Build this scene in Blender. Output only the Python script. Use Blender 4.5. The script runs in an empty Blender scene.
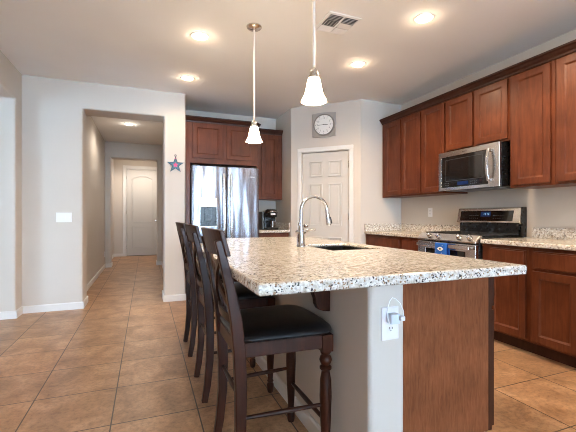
import bpy, bmesh, math, random
from mathutils import Vector, Matrix
random.seed(7)
PI = math.pi
SC = bpy.context.scene
COL = SC.collection

# ------------------------------------------------------------------ camera, world, lights, exposure
H = 2.757                       # ceiling
CAMH = 1.125
cam = bpy.data.cameras.new('camera')
cam.sensor_width = 36.0
cam.lens = 363.0 / 576.0 * 36.0
cam.clip_start = 0.02
camo = bpy.data.objects.new('camera', cam)
camo.location = (0, 0, CAMH)
camo.rotation_euler = (PI / 2, 0, math.radians(-21.4))
COL.objects.link(camo)
SC.camera = camo

# light levels
P_REAR, P_SIDE, P_SHADE, P_CAN, P_HALL, P_LENS, P_WORLD = 16.0, 46.0, 25.0, 15.0, 13.5, 10.0, 15.5

w = bpy.data.worlds.new('world')
SC.world = w
w.use_nodes = True
w.node_tree.nodes['Background'].inputs[0].default_value = (0.53, 0.76, 1.0, 1)
w.node_tree.nodes['Background'].inputs[1].default_value = P_WORLD

SC.view_settings.view_transform = 'Standard'
SC.view_settings.look = 'None'
SC.view_settings.gamma = 1.0
SC.view_settings.use_curve_mapping = False
SC.view_settings.exposure = 1.3
SC.cycles.use_denoising = True
SC.cycles.filter_width = 1.0
SC.cycles.max_bounces = 8
SC.cycles.diffuse_bounces = 5
SC.cycles.sample_clamp_indirect = 6.0
SC.cycles.caustics_reflective = False
SC.cycles.caustics_refractive = False


def area(name, loc, rot, sx, sy, power, col):
    l = bpy.data.lights.new(name, 'AREA')
    l.shape = 'RECTANGLE'
    l.size, l.size_y = sx, sy
    l.energy = power
    l.color = col
    o = bpy.data.objects.new(name, l)
    o.location = loc
    o.rotation_euler = rot
    COL.objects.link(o)
    return o


DAY = (0.50, 0.74, 1.0)
WARM = (1.0, 0.76, 0.50)
# daylight just outside the three panes of the glazed wall behind the camera
for k, wx in enumerate((-0.75, 0.85, 2.45)):
    area('daylight_rear', (wx, -7.68, 1.3), (PI / 2, 0, 0), 1.3, 2.1, P_REAR, DAY)
# daylight outside the window of the room beyond the archway on the left
area('daylight_side', (-4.72, 1.35, 1.4), (PI / 2, 0, -PI / 2), 1.3, 1.4, P_SIDE, DAY)

# ------------------------------------------------------------------ materials
MATS = {}


def new_mat(name):
    m = bpy.data.materials.new(name)
    m.use_nodes = True
    nt = m.node_tree
    b = nt.nodes['Principled BSDF']
    MATS[name] = m
    return m, nt, b


def plain(name, col, rough=0.5, metal=0.0, emit=None, es=0.0, spec=None, coat=0.0):
    m, nt, b = new_mat(name)
    b.inputs['Base Color'].default_value = (*col, 1)
    b.inputs['Roughness'].default_value = rough
    b.inputs['Metallic'].default_value = metal
    if spec is not None:
        b.inputs['Specular IOR Level'].default_value = spec
    if coat:
        b.inputs['Coat Weight'].default_value = coat
        b.inputs['Coat Roughness'].default_value = 0.12
    if emit:
        b.inputs['Emission Color'].default_value = (*emit, 1)
        b.inputs['Emission Strength'].default_value = es
    # faint surface variation keeps every material procedural
    tc = nt.nodes.new('ShaderNodeTexCoord')
    no = nt.nodes.new('ShaderNodeTexNoise')
    no.inputs['Scale'].default_value = 40
    nt.links.new(tc.outputs['Object'], no.inputs['Vector'])
    mr = nt.nodes.new('ShaderNodeMapRange')
    mr.inputs['To Min'].default_value = max(0.0, rough - 0.04)
    mr.inputs['To Max'].default_value = min(1.0, rough + 0.04)
    nt.links.new(no.outputs['Fac'], mr.inputs['Value'])
    nt.links.new(mr.outputs['Result'], b.inputs['Roughness'])
    return m


def ramp(nt, stops, interp='LINEAR'):
    r = nt.nodes.new('ShaderNodeValToRGB')
    r.color_ramp.interpolation = interp
    el = r.color_ramp.elements
    while len(el) < len(stops):
        el.new(0.5)
    for e, (p, c) in zip(el, stops):
        e.position = p
        e.color = (*c, 1)
    return r


def coords(nt, scale=(1, 1, 1), loc=(0, 0, 0), world=True):
    mp = nt.nodes.new('ShaderNodeMapping')
    mp.inputs['Scale'].default_value = scale
    mp.inputs['Location'].default_value = loc
    if world:
        g = nt.nodes.new('ShaderNodeNewGeometry')
        nt.links.new(g.outputs['Position'], mp.inputs['Vector'])
    else:
        g = nt.nodes.new('ShaderNodeTexCoord')
        nt.links.new(g.outputs['Object'], mp.inputs['Vector'])
    return mp


def noise(nt, vec, scale, detail=2.0, rough=0.5, dist=0.0):
    n = nt.nodes.new('ShaderNodeTexNoise')
    n.inputs['Scale'].default_value = scale
    n.inputs['Detail'].default_value = detail
    n.inputs['Roughness'].default_value = rough
    n.inputs['Distortion'].default_value = dist
    nt.links.new(vec.outputs[0], n.inputs['Vector'])
    return n


def mix(nt, fac, a, b, mode='MIX'):
    m = nt.nodes.new('ShaderNodeMix')
    m.data_type = 'RGBA'
    m.blend_type = mode
    for s, v in ((0, fac), (6, a), (7, b)):
        if isinstance(v, (int, float)):
            m.inputs[s].default_value = v
        elif isinstance(v, tuple):
            m.inputs[s].default_value = (*v, 1)
        else:
            nt.links.new(v, m.inputs[s])
    return m.outputs[2]


def bump(nt, b, height, strength, dist=0.01):
    bp = nt.nodes.new('ShaderNodeBump')
    bp.inputs['Strength'].default_value = strength
    bp.inputs['Distance'].default_value = dist
    nt.links.new(height, bp.inputs['Height'])
    nt.links.new(bp.outputs['Normal'], b.inputs['Normal'])


def paint(name, col, rough=0.75, bs=0.12):
    m, nt, b = new_mat(name)
    v = coords(nt)
    n1 = noise(nt, v, 1.3, 2)
    r = ramp(nt, [(0.3, tuple(c * 0.97 for c in col)), (0.7, tuple(min(1, c * 1.02) for c in col))])
    nt.links.new(n1.outputs['Fac'], r.inputs['Fac'])
    nt.links.new(r.outputs['Color'], b.inputs['Base Color'])
    b.inputs['Roughness'].default_value = rough
    b.inputs['Specular IOR Level'].default_value = 0.25
    n2 = noise(nt, v, 55, 3)
    bump(nt, b, n2.outputs['Fac'], bs, 0.003)
    return m


def wood(name, c0, c1, c2, rough=0.36, axis='z', coat=0.06, sc=1.0, spec=0.24):
    m, nt, b = new_mat(name)
    s = {'z': (14, 14, 1.6), 'x': (1.6, 14, 14), 'y': (14, 1.6, 14)}[axis]
    v = coords(nt, tuple(q * sc for q in s))
    n1 = noise(nt, v, 2.2, 6, 0.62, 0.7)
    r = ramp(nt, [(0.28, c0), (0.5, c1), (0.74, c2)])
    nt.links.new(n1.outputs['Fac'], r.inputs['Fac'])
    v2 = coords(nt, (1, 1, 1))
    n2 = noise(nt, v2, 5.0, 3)
    r2 = ramp(nt, [(0.3, (0.74, 0.72, 0.70)), (0.7, (1.16, 1.15, 1.14))])
    nt.links.new(n2.outputs['Fac'], r2.inputs['Fac'])
    c = mix(nt, 1.0, r.outputs['Color'], r2.outputs['Color'], 'MULTIPLY')
    nt.links.new(c, b.inputs['Base Color'])
    b.inputs['Roughness'].default_value = rough
    b.inputs['Specular IOR Level'].default_value = spec
    b.inputs['Coat Weight'].default_value = coat
    b.inputs['Coat Roughness'].default_value = 0.18
    bump(nt, b, n1.outputs['Fac'], 0.05, 0.002)
    return m


def granite(name, warm):
    m, nt, b = new_mat(name)
    v = coords(nt)
    nb = noise(nt, v, 55, 4, 0.6, 0.4)
    base = ramp(nt, [(0.32, (0.36, 0.30, 0.235)), (0.42, (0.57, 0.515, 0.445)), (0.52, (0.72, 0.685, 0.63)), (0.66, (0.85, 0.84, 0.82))])
    nt.links.new(nb.outputs['Fac'], base.inputs['Fac'])
    # grey translucent quartz patches
    n2 = noise(nt, v, 95, 3, 0.55)
    g2 = ramp(nt, [(0.57, (0, 0, 0)), (0.64, (1, 1, 1))])
    nt.links.new(n2.outputs['Fac'], g2.inputs['Fac'])
    c1 = mix(nt, g2.outputs['Color'], base.outputs['Color'], (0.50, 0.48, 0.46))
    # dark mineral flecks gathered in clusters
    vo = nt.nodes.new('ShaderNodeTexVoronoi')
    vo.inputs['Scale'].default_value = 190
    nt.links.new(v.outputs[0], vo.inputs['Vector'])
    sep = nt.nodes.new('ShaderNodeSeparateColor')
    nt.links.new(vo.outputs['Color'], sep.inputs['Color'])
    n3 = noise(nt, v, 30, 2)
    add = nt.nodes.new('ShaderNodeMath')
    add.operation = 'MULTIPLY_ADD'
    add.inputs[1].default_value = 0.9
    nt.links.new(n3.outputs['Fac'], add.inputs[0])
    nt.links.new(sep.outputs[0], add.inputs[2])
    g3 = ramp(nt, [(0.0, (0, 0, 0)), (0.915, (0, 0, 0)), (0.935, (1, 1, 1))])
    sc = nt.nodes.new('ShaderNodeMath')
    sc.operation = 'MULTIPLY'
    sc.inputs[1].default_value = 0.68
    nt.links.new(add.outputs[0], sc.inputs[0])
    nt.links.new(sc.outputs[0], g3.inputs['Fac'])
    c2 = mix(nt, g3.outputs['Color'], c1, (0.05, 0.045, 0.045))
    # rust-brown garnets
    vo2 = nt.nodes.new('ShaderNodeTexVoronoi')
    vo2.inputs['Scale'].default_value = 165
    nt.links.new(v.outputs[0], vo2.inputs['Vector'])
    sep2 = nt.nodes.new('ShaderNodeSeparateColor')
    nt.links.new(vo2.outputs['Color'], sep2.inputs['Color'])
    g4 = ramp(nt, [(0.935, (0, 0, 0)), (0.95, (1, 1, 1))])
    nt.links.new(sep2.outputs[1], g4.inputs['Fac'])
    c3 = mix(nt, g4.outputs['Color'], c2, (0.30, 0.19, 0.12))
    nt.links.new(c3, b.inputs['Base Color'])
    b.inputs['Roughness'].default_value = 0.14
    b.inputs['Specular IOR Level'].default_value = 0.5
    return m


def tile_mat(name):
    m, nt, b = new_mat(name)
    v = coords(nt, (1, 1, 1), (0.175, -0.339 + 0.457 * 40, 0))
    br = nt.nodes.new('ShaderNodeTexBrick')
    br.offset = 0.0
    br.squash = 1.0
    br.inputs['Scale'].default_value = 1.0
    br.inputs['Brick Width'].default_value = 0.457
    br.inputs['Row Height'].default_value = 0.457
    br.inputs['Mortar Size'].default_value = 0.004
    br.inputs['Mortar Smooth'].default_value = 0.2
    br.inputs['Color1'].default_value = (0.90, 0.90, 0.90, 1)
    br.inputs['Color2'].default_value = (1.08, 1.06, 1.04, 1)
    br.inputs['Mortar'].default_value = (1, 1, 1, 1)
    nt.links.new(v.outputs[0], br.inputs['Vector'])
    v2 = coords(nt)
    n1 = noise(nt, v2, 4.5, 6, 0.62, 0.6)
    r = ramp(nt, [(0.30, (0.265, 0.140, 0.070)), (0.5, (0.415, 0.235, 0.125)), (0.70, (0.545, 0.335, 0.195))])
    nt.links.new(n1.outputs['Fac'], r.inputs['Fac'])
    n2 = noise(nt, v2, 38, 5, 0.7)
    r2 = ramp(nt, [(0.34, (0.66, 0.63, 0.60)), (0.52, (1.0, 1.0, 1.0)), (0.72, (1.16, 1.16, 1.16))])
    nt.links.new(n2.outputs['Fac'], r2.inputs['Fac'])
    c = mix(nt, 1.0, r.outputs['Color'], r2.outputs['Color'], 'MULTIPLY')
    c = mix(nt, 1.0, c, br.outputs['Color'], 'MULTIPLY')
    c = mix(nt, br.outputs['Fac'], c, (0.07, 0.042, 0.027))
    nt.links.new(c, b.inputs['Base Color'])
    rr = ramp(nt, [(0.3, (0.30, 0.30, 0.30)), (0.7, (0.42, 0.42, 0.42))])
    nt.links.new(n2.outputs['Fac'], rr.inputs['Fac'])
    nt.links.new(rr.outputs['Color'], b.inputs['Roughness'])
    inv = nt.nodes.new('ShaderNodeMath')
    inv.operation = 'MULTIPLY_ADD'
    inv.inputs[1].default_value = -1.0
    nt.links.new(br.outputs['Fac'], inv.inputs[0])
    nt.links.new(n2.outputs['Fac'], inv.inputs[2])
    bump(nt, b, inv.outputs[0], 0.18, 0.003)
    return m


def steel(name, col=(0.62, 0.62, 0.63), rough=0.24, wav=0.0, axis='z'):
    m, nt, b = new_mat(name)
    b.inputs['Base Color'].default_value = (*col, 1)
    b.inputs['Metallic'].default_value = 1.0
    b.inputs['Roughness'].default_value = rough
    s = {'z': (160, 160, 3), 'x': (3, 160, 160), 'y': (160, 3, 160)}[axis]
    v = coords(nt, s)
    n = noise(nt, v, 1.0, 2)
    mr = nt.nodes.new('ShaderNodeMapRange')
    mr.inputs['To Min'].default_value = max(0, rough - 0.02)
    mr.inputs['To Max'].default_value = rough + 0.02
    nt.links.new(n.outputs['Fac'], mr.inputs['Value'])
    nt.links.new(mr.outputs['Result'], b.inputs['Roughness'])
    if wav:
        v2 = coords(nt, (1, 1, 0.16))
        n2 = noise(nt, v2, 9.0, 1.0, 0.4)
        bump(nt, b, n2.outputs['Fac'], 1.0, wav)
    return m


WALL = paint('wall_paint', (0.60, 0.55, 0.50))
CEIL = paint('ceiling_paint', (0.84, 0.845, 0.85), 0.85, 0.25)
TRIM = paint('trim_white', (0.72, 0.71, 0.70), 0.4, 0.02)
DOORW = paint('door_white', (0.57, 0.55, 0.525), 0.5, 0.02)
FLOOR = tile_mat('floor_tile')
GRAN = granite('granite', 1.0)
CHERRY = wood('cherry_wood', (0.085, 0.021, 0.008), (0.120, 0.032, 0.0125), (0.155, 0.045, 0.019))
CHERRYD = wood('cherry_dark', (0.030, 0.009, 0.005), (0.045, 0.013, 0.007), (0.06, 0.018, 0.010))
ENDP = wood('end_panel_wood', (0.150, 0.046, 0.018), (0.205, 0.068, 0.027), (0.260, 0.095, 0.042), 0.5, 'z', 0.0, 4.0, 0.12)
ESPR = wood('espresso_wood', (0.020, 0.0050, 0.0022), (0.036, 0.0095, 0.0042), (0.066, 0.019, 0.0085), 0.34, 'z', 0.03, 1.0, 0.2)
LEATH = plain('black_leather', (0.008, 0.0075, 0.008), 0.36, 0, None, 0, 0.3)
STEEL = steel('stainless', (0.29, 0.29, 0.33), 0.27, 0.018)
STEELH = steel('stainless_horizontal', (0.66, 0.63, 0.60), 0.24, 0, 'y')
NICKEL = steel('brushed_nickel', (0.62, 0.60, 0.57), 0.22)
CHROME = plain('chrome', (0.60, 0.60, 0.62), 0.14, 1.0)
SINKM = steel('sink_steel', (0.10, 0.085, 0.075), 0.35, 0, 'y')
BLACK = plain('black_plastic', (0.010, 0.010, 0.011), 0.28)
IRON = plain('cast_iron', (0.018, 0.018, 0.019), 0.55)
BGLASS = plain('black_glass', (0.010, 0.010, 0.011), 0.05, 0, None, 0, 0.6)
DGREY = plain('dark_grey_plastic', (0.05, 0.052, 0.056), 0.35)
WHITEP = plain('white_plastic', (0.82, 0.82, 0.83), 0.3)
SLOT = plain('slot_dark', (0.05, 0.05, 0.05), 0.6)
RODM = plain('pale_nickel_rod', (0.80, 0.77, 0.73), 0.4, 0.25)
LENS = plain('lamp_lens', (0.9, 0.88, 0.84), 0.5, 0, (1.0, 0.88, 0.74), P_LENS)
SHADE = plain('alabaster_glass', (0.92, 0.88, 0.82), 0.3, 0, (1.0, 0.80, 0.56), P_SHADE)
CLOCKF = plain('clock_face', (0.86, 0.85, 0.82), 0.4)
BLUET = plain('blue_towel', (0.012, 0.12, 0.52), 0.9)
WHITET = plain('white_print', (0.85, 0.86, 0.88), 0.9)
NAVY = plain('navy_enamel', (0.008, 0.02, 0.06), 0.35)
TEAL = plain('teal_enamel', (0.01, 0.13, 0.18), 0.35)
PINK = plain('pink_enamel', (0.75, 0.03, 0.16), 0.35)
SCREEN = plain('blue_display', (0.005, 0.015, 0.06), 0.2, 0, (0.03, 0.10, 0.35), 0.05)
DIGIT = plain('display_digit', (0.1, 0.3, 0.6), 0.3, 0, (0.35, 0.65, 1.0), 0.35)
CABLE = plain('white_cable', (0.85, 0.86, 0.88), 0.35)
VENTSH = plain('vent_shade_dark', (0.07, 0.075, 0.09), 0.6)  # dark colour standing for the shade behind the vent louvres


def glass_pane():
    m, nt, b = new_mat('window_glass')
    nt.nodes.remove(b)
    out = nt.nodes['Material Output']
    t = nt.nodes.new('ShaderNodeBsdfTransparent')
    g = nt.nodes.new('ShaderNodeBsdfGlossy')
    g.inputs['Roughness'].default_value = 0.02
    ms = nt.nodes.new('ShaderNodeMixShader')
    ms.inputs[0].default_value = 0.06
    nt.links.new(t.outputs[0], ms.inputs[1])
    nt.links.new(g.outputs[0], ms.inputs[2])
    nt.links.new(ms.outputs[0], out.inputs['Surface'])
    return m


PANE = glass_pane()


# ------------------------------------------------------------------ mesh helpers
class MB:
    def __init__(self):
        self.bm = bmesh.new()

    def box(self, x0, x1, y0, y1, z0, z1, M=None):
        vs = [Vector((x, y, z)) for z in (z0, z1) for y in (y0, y1) for x in (x0, x1)]
        if M is not None:
            vs = [M @ v for v in vs]
        v = [self.bm.verts.new(p) for p in vs]
        for f in ((0, 2, 3, 1), (4, 5, 7, 6), (0, 1, 5, 4), (2, 6, 7, 3), (0, 4, 6, 2), (1, 3, 7, 5)):
            self.bm.faces.new([v[i] for i in f])
        return self

    def prism(self, pts, d0, d1, axis='y', M=None):
        """polygon pts (a,b) extruded along axis; axis y: (x,z); x: (y,z); z: (x,y)"""
        def p3(a, b, d):
            q = {'y': (a, d, b), 'x': (d, a, b), 'z': (a, b, d)}[axis]
            q = Vector(q)
            return M @ q if M is not None else q
        A = [self.bm.verts.new(p3(a, b, d0)) for a, b in pts]
        B = [self.bm.verts.new(p3(a, b, d1)) for a, b in pts]
        n = len(pts)
        self.bm.faces.new(A[::-1])
        self.bm.faces.new(B)
        for i in range(n):
            self.bm.faces.new([A[i], A[(i + 1) % n], B[(i + 1) % n], B[i]])
        return self

    def lathe(self, prof, c=(0, 0, 0), n=24, M=None, cap=True):
        """prof = [(r,z)...]"""
        rings = []
        for r, z in prof:
            ring = []
            for k in range(n):
                a = 2 * PI * k / n
                p = Vector((c[0] + r * math.cos(a), c[1] + r * math.sin(a), c[2] + z))
                ring.append(self.bm.verts.new(M @ p if M is not None else p))
            rings.append(ring)
        for A, B in zip(rings, rings[1:]):
            for k in range(n):
                self.bm.faces.new([A[k], A[(k + 1) % n], B[(k + 1) % n], B[k]])
        if cap:
            self.bm.faces.new(rings[0][::-1])
            self.bm.faces.new(rings[-1])
        return self

    def tube(self, pts, r, n=10, cap=True):
        pts = [Vector(p) for p in pts]
        rs = r if isinstance(r, (list, tuple)) else [r] * len(pts)
        up = None
        rings = []
        for i, p in enumerate(pts):
            t = (pts[min(i + 1, len(pts) - 1)] - pts[max(i - 1, 0)]).normalized()
            if up is None:
                up = t.orthogonal().normalized()
            up = (up - t * up.dot(t)).normalized()
            s = t.cross(up)
            rings.append([self.bm.verts.new(p + rs[i] * (math.cos(2 * PI * k / n) * up + math.sin(2 * PI * k / n) * s)) for k in range(n)])
        for A, B in zip(rings, rings[1:]):
            for k in range(n):
                self.bm.faces.new([A[k], A[(k + 1) % n], B[(k + 1) % n], B[k]])
        if cap:
            self.bm.faces.new(rings[0][::-1])
            self.bm.faces.new(rings[-1])
        return self

    def sweep(self, pts, wv, hw, ht):
        """rectangular bar along pts; wv = width direction, hw/ht half width and half thickness (lists ok)"""
        pts = [Vector(p) for p in pts]
        wv = Vector(wv).normalized()
        hw = hw if isinstance(hw, (list, tuple)) else [hw] * len(pts)
        ht = ht if isinstance(ht, (list, tuple)) else [ht] * len(pts)
        rings = []
        for i, p in enumerate(pts):
            t = (pts[min(i + 1, len(pts) - 1)] - pts[max(i - 1, 0)]).normalized()
            ww = (wv - t * wv.dot(t)).normalized()
            s = t.cross(ww).normalized()
            rings.append([self.bm.verts.new(p + a * hw[i] * ww + b * ht[i] * s) for a, b in ((-1, -1), (1, -1), (1, 1), (-1, 1))])
        for A, B in zip(rings, rings[1:]):
            for k in range(4):
                self.bm.faces.new([A[k], A[(k + 1) % 4], B[(k + 1) % 4], B[k]])
        self.bm.faces.new(rings[0][::-1])
        self.bm.faces.new(rings[-1])
        return self

    def grid(self, f, nu, nv):
        V = [[self.bm.verts.new(f(i / nu, j / nv)) for j in range(nv + 1)] for i in range(nu + 1)]
        for i in range(nu):
            for j in range(nv):
                self.bm.faces.new([V[i][j], V[i + 1][j], V[i + 1][j + 1], V[i][j + 1]])
        return self

    def build(self, name, mat, parent=None, bev=0.0, smooth=False, seg=2, solid=0.0):
        bm = self.bm
        bmesh.ops.recalc_face_normals(bm, faces=bm.faces)
        me = bpy.data.meshes.new(name)
        bm.to_mesh(me)
        bm.free()
        if smooth:
            for p in me.polygons:
                p.use_smooth = True
            try:
                me.set_sharp_from_angle(angle=math.radians(38))
            except Exception:
                pass
        for m in (mat if isinstance(mat, (list, tuple)) else [mat]):
            me.materials.append(m)
        o = bpy.data.objects.new(name, me)
        COL.objects.link(o)
        if parent is not None:
            o.parent = parent
        if solid:
            md = o.modifiers.new('solid', 'SOLIDIFY')
            md.thickness = solid
            md.offset = 0
        if bev:
            md = o.modifiers.new('bevel', 'BEVEL')
            md.width = bev
            md.segments = seg
            md.limit_method = 'ANGLE'
            md.angle_limit = math.radians(40)
            md.harden_normals = False
        return o


def thing(name, label, cat, loc=(0, 0, 0), rz=0.0, group=None):
    o = bpy.data.objects.new(name, None)
    o.empty_display_size = 0.1
    o.location = loc
    o.rotation_euler = (0, 0, rz)
    COL.objects.link(o)
    return tag(o, label, cat, group)


def tag(o, label, cat, group=None):
    o['label'] = label
    o['category'] = cat
    if group:
        o['group'] = group
    return o


def struct(o):
    o['kind'] = 'structure'
    return o


def copy_thing(root, loc, label, group=None, rz=None):
    r = root.copy()
    COL.objects.link(r)
    r.location = loc
    if rz is not None:
        r.rotation_euler = (0, 0, rz)
    r['label'] = label
    if group:
        r['group'] = group
    for ch in list(root.children):
        c = ch.copy()
        COL.objects.link(c)
        c.parent = r
        for g in list(ch.children):
            d = g.copy()
            COL.objects.link(d)
            d.parent = c
    return r


# ------------------------------------------------------------------ the setting
FZ0, CZ1 = -0.06, H + 0.06
struct(MB().box(-5.0, 3.75, -7.75, 12.0, -0.12, 0).build('floor', FLOOR))
struct(MB().box(-5.0, 3.75, -7.75, 12.0, H, H + 0.12).build('ceiling', CEIL))

OPL, OPR, HDR = -0.715, 0.226, 2.43
# front wall with the hall opening
struct(MB().prism([(-1.64, FZ0), (OPL, FZ0), (OPL, HDR), (OPR, HDR), (OPR, FZ0), (0.497, FZ0), (0.497, CZ1), (-1.64, CZ1)],
                  5.02, 5.37, 'y').build('wall_front', WALL, bev=0.02, seg=4))
# return of that wall beside the refrigerator
struct(MB().box(0.352, 0.497, 5.35, 5.76, FZ0, CZ1).build('wall_alcove', WALL))
# left wall with wide archway, header above
struct(MB().prism([(-7.75, FZ0), (-7.75, CZ1), (5.06, CZ1), (5.06, FZ0), (4.81, FZ0), (4.81, 2.42), (3.2, 2.42), (3.2, FZ0)],
                  -1.64, -1.333, 'x').build('wall_left', WALL, bev=0.02, seg=4))
# hallway
struct(MB().box(-0.98, -0.83, 5.36, 11.09, FZ0, CZ1).build('wall_hall_left', WALL))
struct(MB().box(0.352, 0.50, 5.77, 11.09, FZ0, CZ1).build('wall_hall_right', WALL))
struct(MB().prism([(-0.84, FZ0), (OPL, FZ0), (OPL, 2.41), (0.24, 2.41), (0.24, FZ0), (0.36, FZ0), (0.36, CZ1), (-0.84, CZ1)],
                  8.84, 9.14, 'y').build('wall_hall_middle', WALL, bev=0.02, seg=4))
struct(MB().prism([(-0.98, FZ0), (-0.52, FZ0), (-0.52, 2.46), (0.35, 2.46), (0.35, FZ0), (0.50, FZ0), (0.50, CZ1), (-0.98, CZ1)], 11.09, 11.24, 'y').build('wall_hall_end', WALL))
# kitchen walls
struct(MB().box(0.352, 2.18, 5.76, 5.90, FZ0, CZ1).build('wall_back', WALL))
struct(MB().box(2.04, 2.18, 5.076, 5.76, FZ0, CZ1).build('wall_pantry_side', WALL))
PA, PB = Vector((2.04, 5.076, 0)), Vector((2.80, 4.354, 0))
PANG = math.atan2(PB.y - PA.y, PB.x - PA.x)
PLEN = (PB - PA).length
MP = Matrix.Translation(PA) @ Matrix.Rotation(PANG, 4, 'Z')
struct(MB().prism([(0, FZ0), (0.165, FZ0), (0.165, 2.07), (0.885, 2.07), (0.885, FZ0), (PLEN, FZ0), (PLEN, CZ1), (0, CZ1)],
                  0, 0.12, 'y', MP).build('wall_pantry_corner', WALL))
struct(MB().box(2.80, 3.50, 4.354, 4.49, FZ0, CZ1).build('wall_kitchen_end', WALL))
struct(MB().box(3.49, 3.64, -7.75, 4.49, FZ0, CZ1).build('wall_right', WALL))
# rear wall with three tall panes
rear = MB()
edges = [-1.64, -1.40, -0.10, 0.20, 1.50, 1.80, 3.10, 3.64]
for a, b_ in ((0, 1), (2, 3), (4, 5), (6, 7)):
    rear.box(edges[a], edges[b_], -7.65, -7.50, 0.25, 2.35)
rear.box(-1.64, 3.64, -7.65, -7.50, FZ0, 0.25).box(-1.64, 3.64, -7.65, -7.50, 2.35, CZ1)
struct(rear.build('wall_rear', WALL))
for k, wx in enumerate((-0.75, 0.85, 2.45)):
    f = MB()
    for (a, b_, c_, d_) in ((-0.65, -0.60, 0.25, 2.35), (0.60, 0.65, 0.25, 2.35), (-0.60, 0.60, 0.25, 0.30), (-0.60, 0.60, 2.30, 2.35), (-0.02, 0.02, 0.30, 2.30)):
        f.box(wx + a, wx + b_, -7.60, -7.54, c_, d_)
    fo = struct(f.build('window_%d' % (k + 1), TRIM))
    MB().box(wx - 0.6, wx + 0.6, -7.575, -7.57, 0.3, 2.3).build('pane', PANE, fo)
# room beyond the archway
struct(MB().box(-5.0, -1.64, 5.02, 5.17, FZ0, CZ1).build('wall_side_room_front', WALL))
struct(MB().box(-5.0, -1.64, 0.4, 0.55, FZ0, CZ1).build('wall_side_room_rear', WALL))
sr = MB()
sr.box(-4.65, -4.5, 0.5, 0.75, FZ0, CZ1).box(-4.65, -4.5, 1.95, 5.1, FZ0, CZ1)
sr.box(-4.65, -4.5, 0.75, 1.95, FZ0, 0.75).box(-4.65, -4.5, 0.75, 1.95, 2.1, CZ1)
struct(sr.build('wall_side_room_left', WALL))
f = MB()
for (a, b_, c_, d_) in ((0.75, 0.8, 0.75, 2.1), (1.9, 1.95, 0.75, 2.1), (0.8, 1.9, 0.75, 0.8), (0.8, 1.9, 2.05, 2.1), (1.33, 1.37, 0.8, 2.05)):
    f.box(-4.6, -4.54, a, b_, c_, d_)
fo = struct(f.build('window_4', TRIM))
MB().box(-4.575, -4.57, 0.8, 1.9, 0.8, 2.05).build('pane', PANE, fo)

# unseen outer shell, added to stop sky light leaking round the doors
struct(MB().box(3.64, 3.75, 4.40, 12.0, FZ0, CZ1).build('wall_light_stop_right', WALL))
struct(MB().box(-5.0, 3.75, 11.88, 12.0, FZ0, CZ1).build('wall_light_stop_back', WALL))
struct(MB().box(-5.0, -4.88, 5.10, 12.0, FZ0, CZ1).build('wall_light_stop_left', WALL))

# baseboards
BBH, BBT = 0.085, 0.014


def baseboard(name, pts, side=1):
    """runs along pts (x,y) with the board on the left (side 1) of the walking direction"""
    m = MB()
    for (a, b_) in zip(pts, pts[1:]):
        a, b_ = Vector((*a, 0)), Vector((*b_, 0))
        d = (b_ - a).normalized()
        n = Vector((-d.y, d.x, 0)) * side
        a2, b2 = a - d * 0.0, b_ + d * 0.0
        prof = [(0, 0), (BBT, 0), (BBT, BBH - 0.012), (BBT * 0.45, BBH), (0, BBH)]
        A = [m.bm.verts.new(a2 + n * t + Vector((0, 0, z)) - d * (BBT if t > 0 else 0) * 0.98) for t, z in prof]
        B = [m.bm.verts.new(b2 + n * t + Vector((0, 0, z)) + d * (BBT if t > 0 else 0) * 0.98) for t, z in prof]
        m.bm.faces.new(A[::-1])
        m.bm.faces.new(B)
        for i in range(5):
            m.bm.faces.new([A[i], A[(i + 1) % 5], B[(i + 1) % 5], B[i]])
    return struct(m.build(name, TRIM))


baseboard('baseboard_front', [(-1.333, 5.02), (OPL, 5.02), (OPL, 5.37), (-0.83, 5.37)], -1)
baseboard('baseboard_front_pier', [(0.352, 5.37), (OPR, 5.37), (OPR, 5.02), (0.497, 5.02)], -1)
baseboard('baseboard_left', [(-1.64, 4.81), (-1.333, 4.81), (-1.333, 5.02)], -1)
baseboard('baseboard_left_near', [(-1.333, -7.5), (-1.333, 3.2), (-1.64, 3.2)], -1)
baseboard('baseboard_hall_left', [(-0.83, 5.37), (-0.83, 8.84), (OPL, 8.84), (OPL, 9.14), (-0.83, 9.14), (-0.83, 11.09), (-0.60, 11.09)], -1)
baseboard('baseboard_hall_right', [(0.352, 11.09), (0.352, 9.14), (0.24, 9.14), (0.24, 8.84), (0.352, 8.84), (0.352, 5.40)], -1)


# hall end door (two panels, arched top one)
def arch_pts(x0, x1, z0, z1, rise, n=12):
    pts = [(x0, z0), (x1, z0)]
    for i in range(n + 1):
        t = i / n
        x = x1 + (x0 - x1) * t
        pts.append((x, z1 - rise + rise * math.sin(PI * t) ** 0.9))
    return pts


d1 = bpy.data.objects.new('door_1', None)
d1.location = (-0.50, 11.10, 0)
COL.objects.link(d1)
struct(d1)
MB().box(0, 0.83, 0.02, 0.06, 0.012, 2.44).build('door_panel', DOORW, d1, 0.003)


def ring_prism(m, outer, inner, y0, y1, M=None):
    n = len(outer)
    def P(p, y):
        q = Vector((p[0], y, p[1]))
        return m.bm.verts.new(M @ q if M is not None else q)
    OA, OB = [P(p, y0) for p in outer], [P(p, y1) for p in outer]
    IA, IB = [P(p, y0) for p in inner], [P(p, y1) for p in inner]
    for i in range(n):
        j = (i + 1) % n
        for q in ((OA[i], OA[j], OB[j], OB[i]), (IA[i], IB[i], IB[j], IA[j]), (OA[i], IA[i], IA[j], OA[j]), (OB[i], OB[j], IB[j], IB[i])):
            m.bm.faces.new(q)


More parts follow.
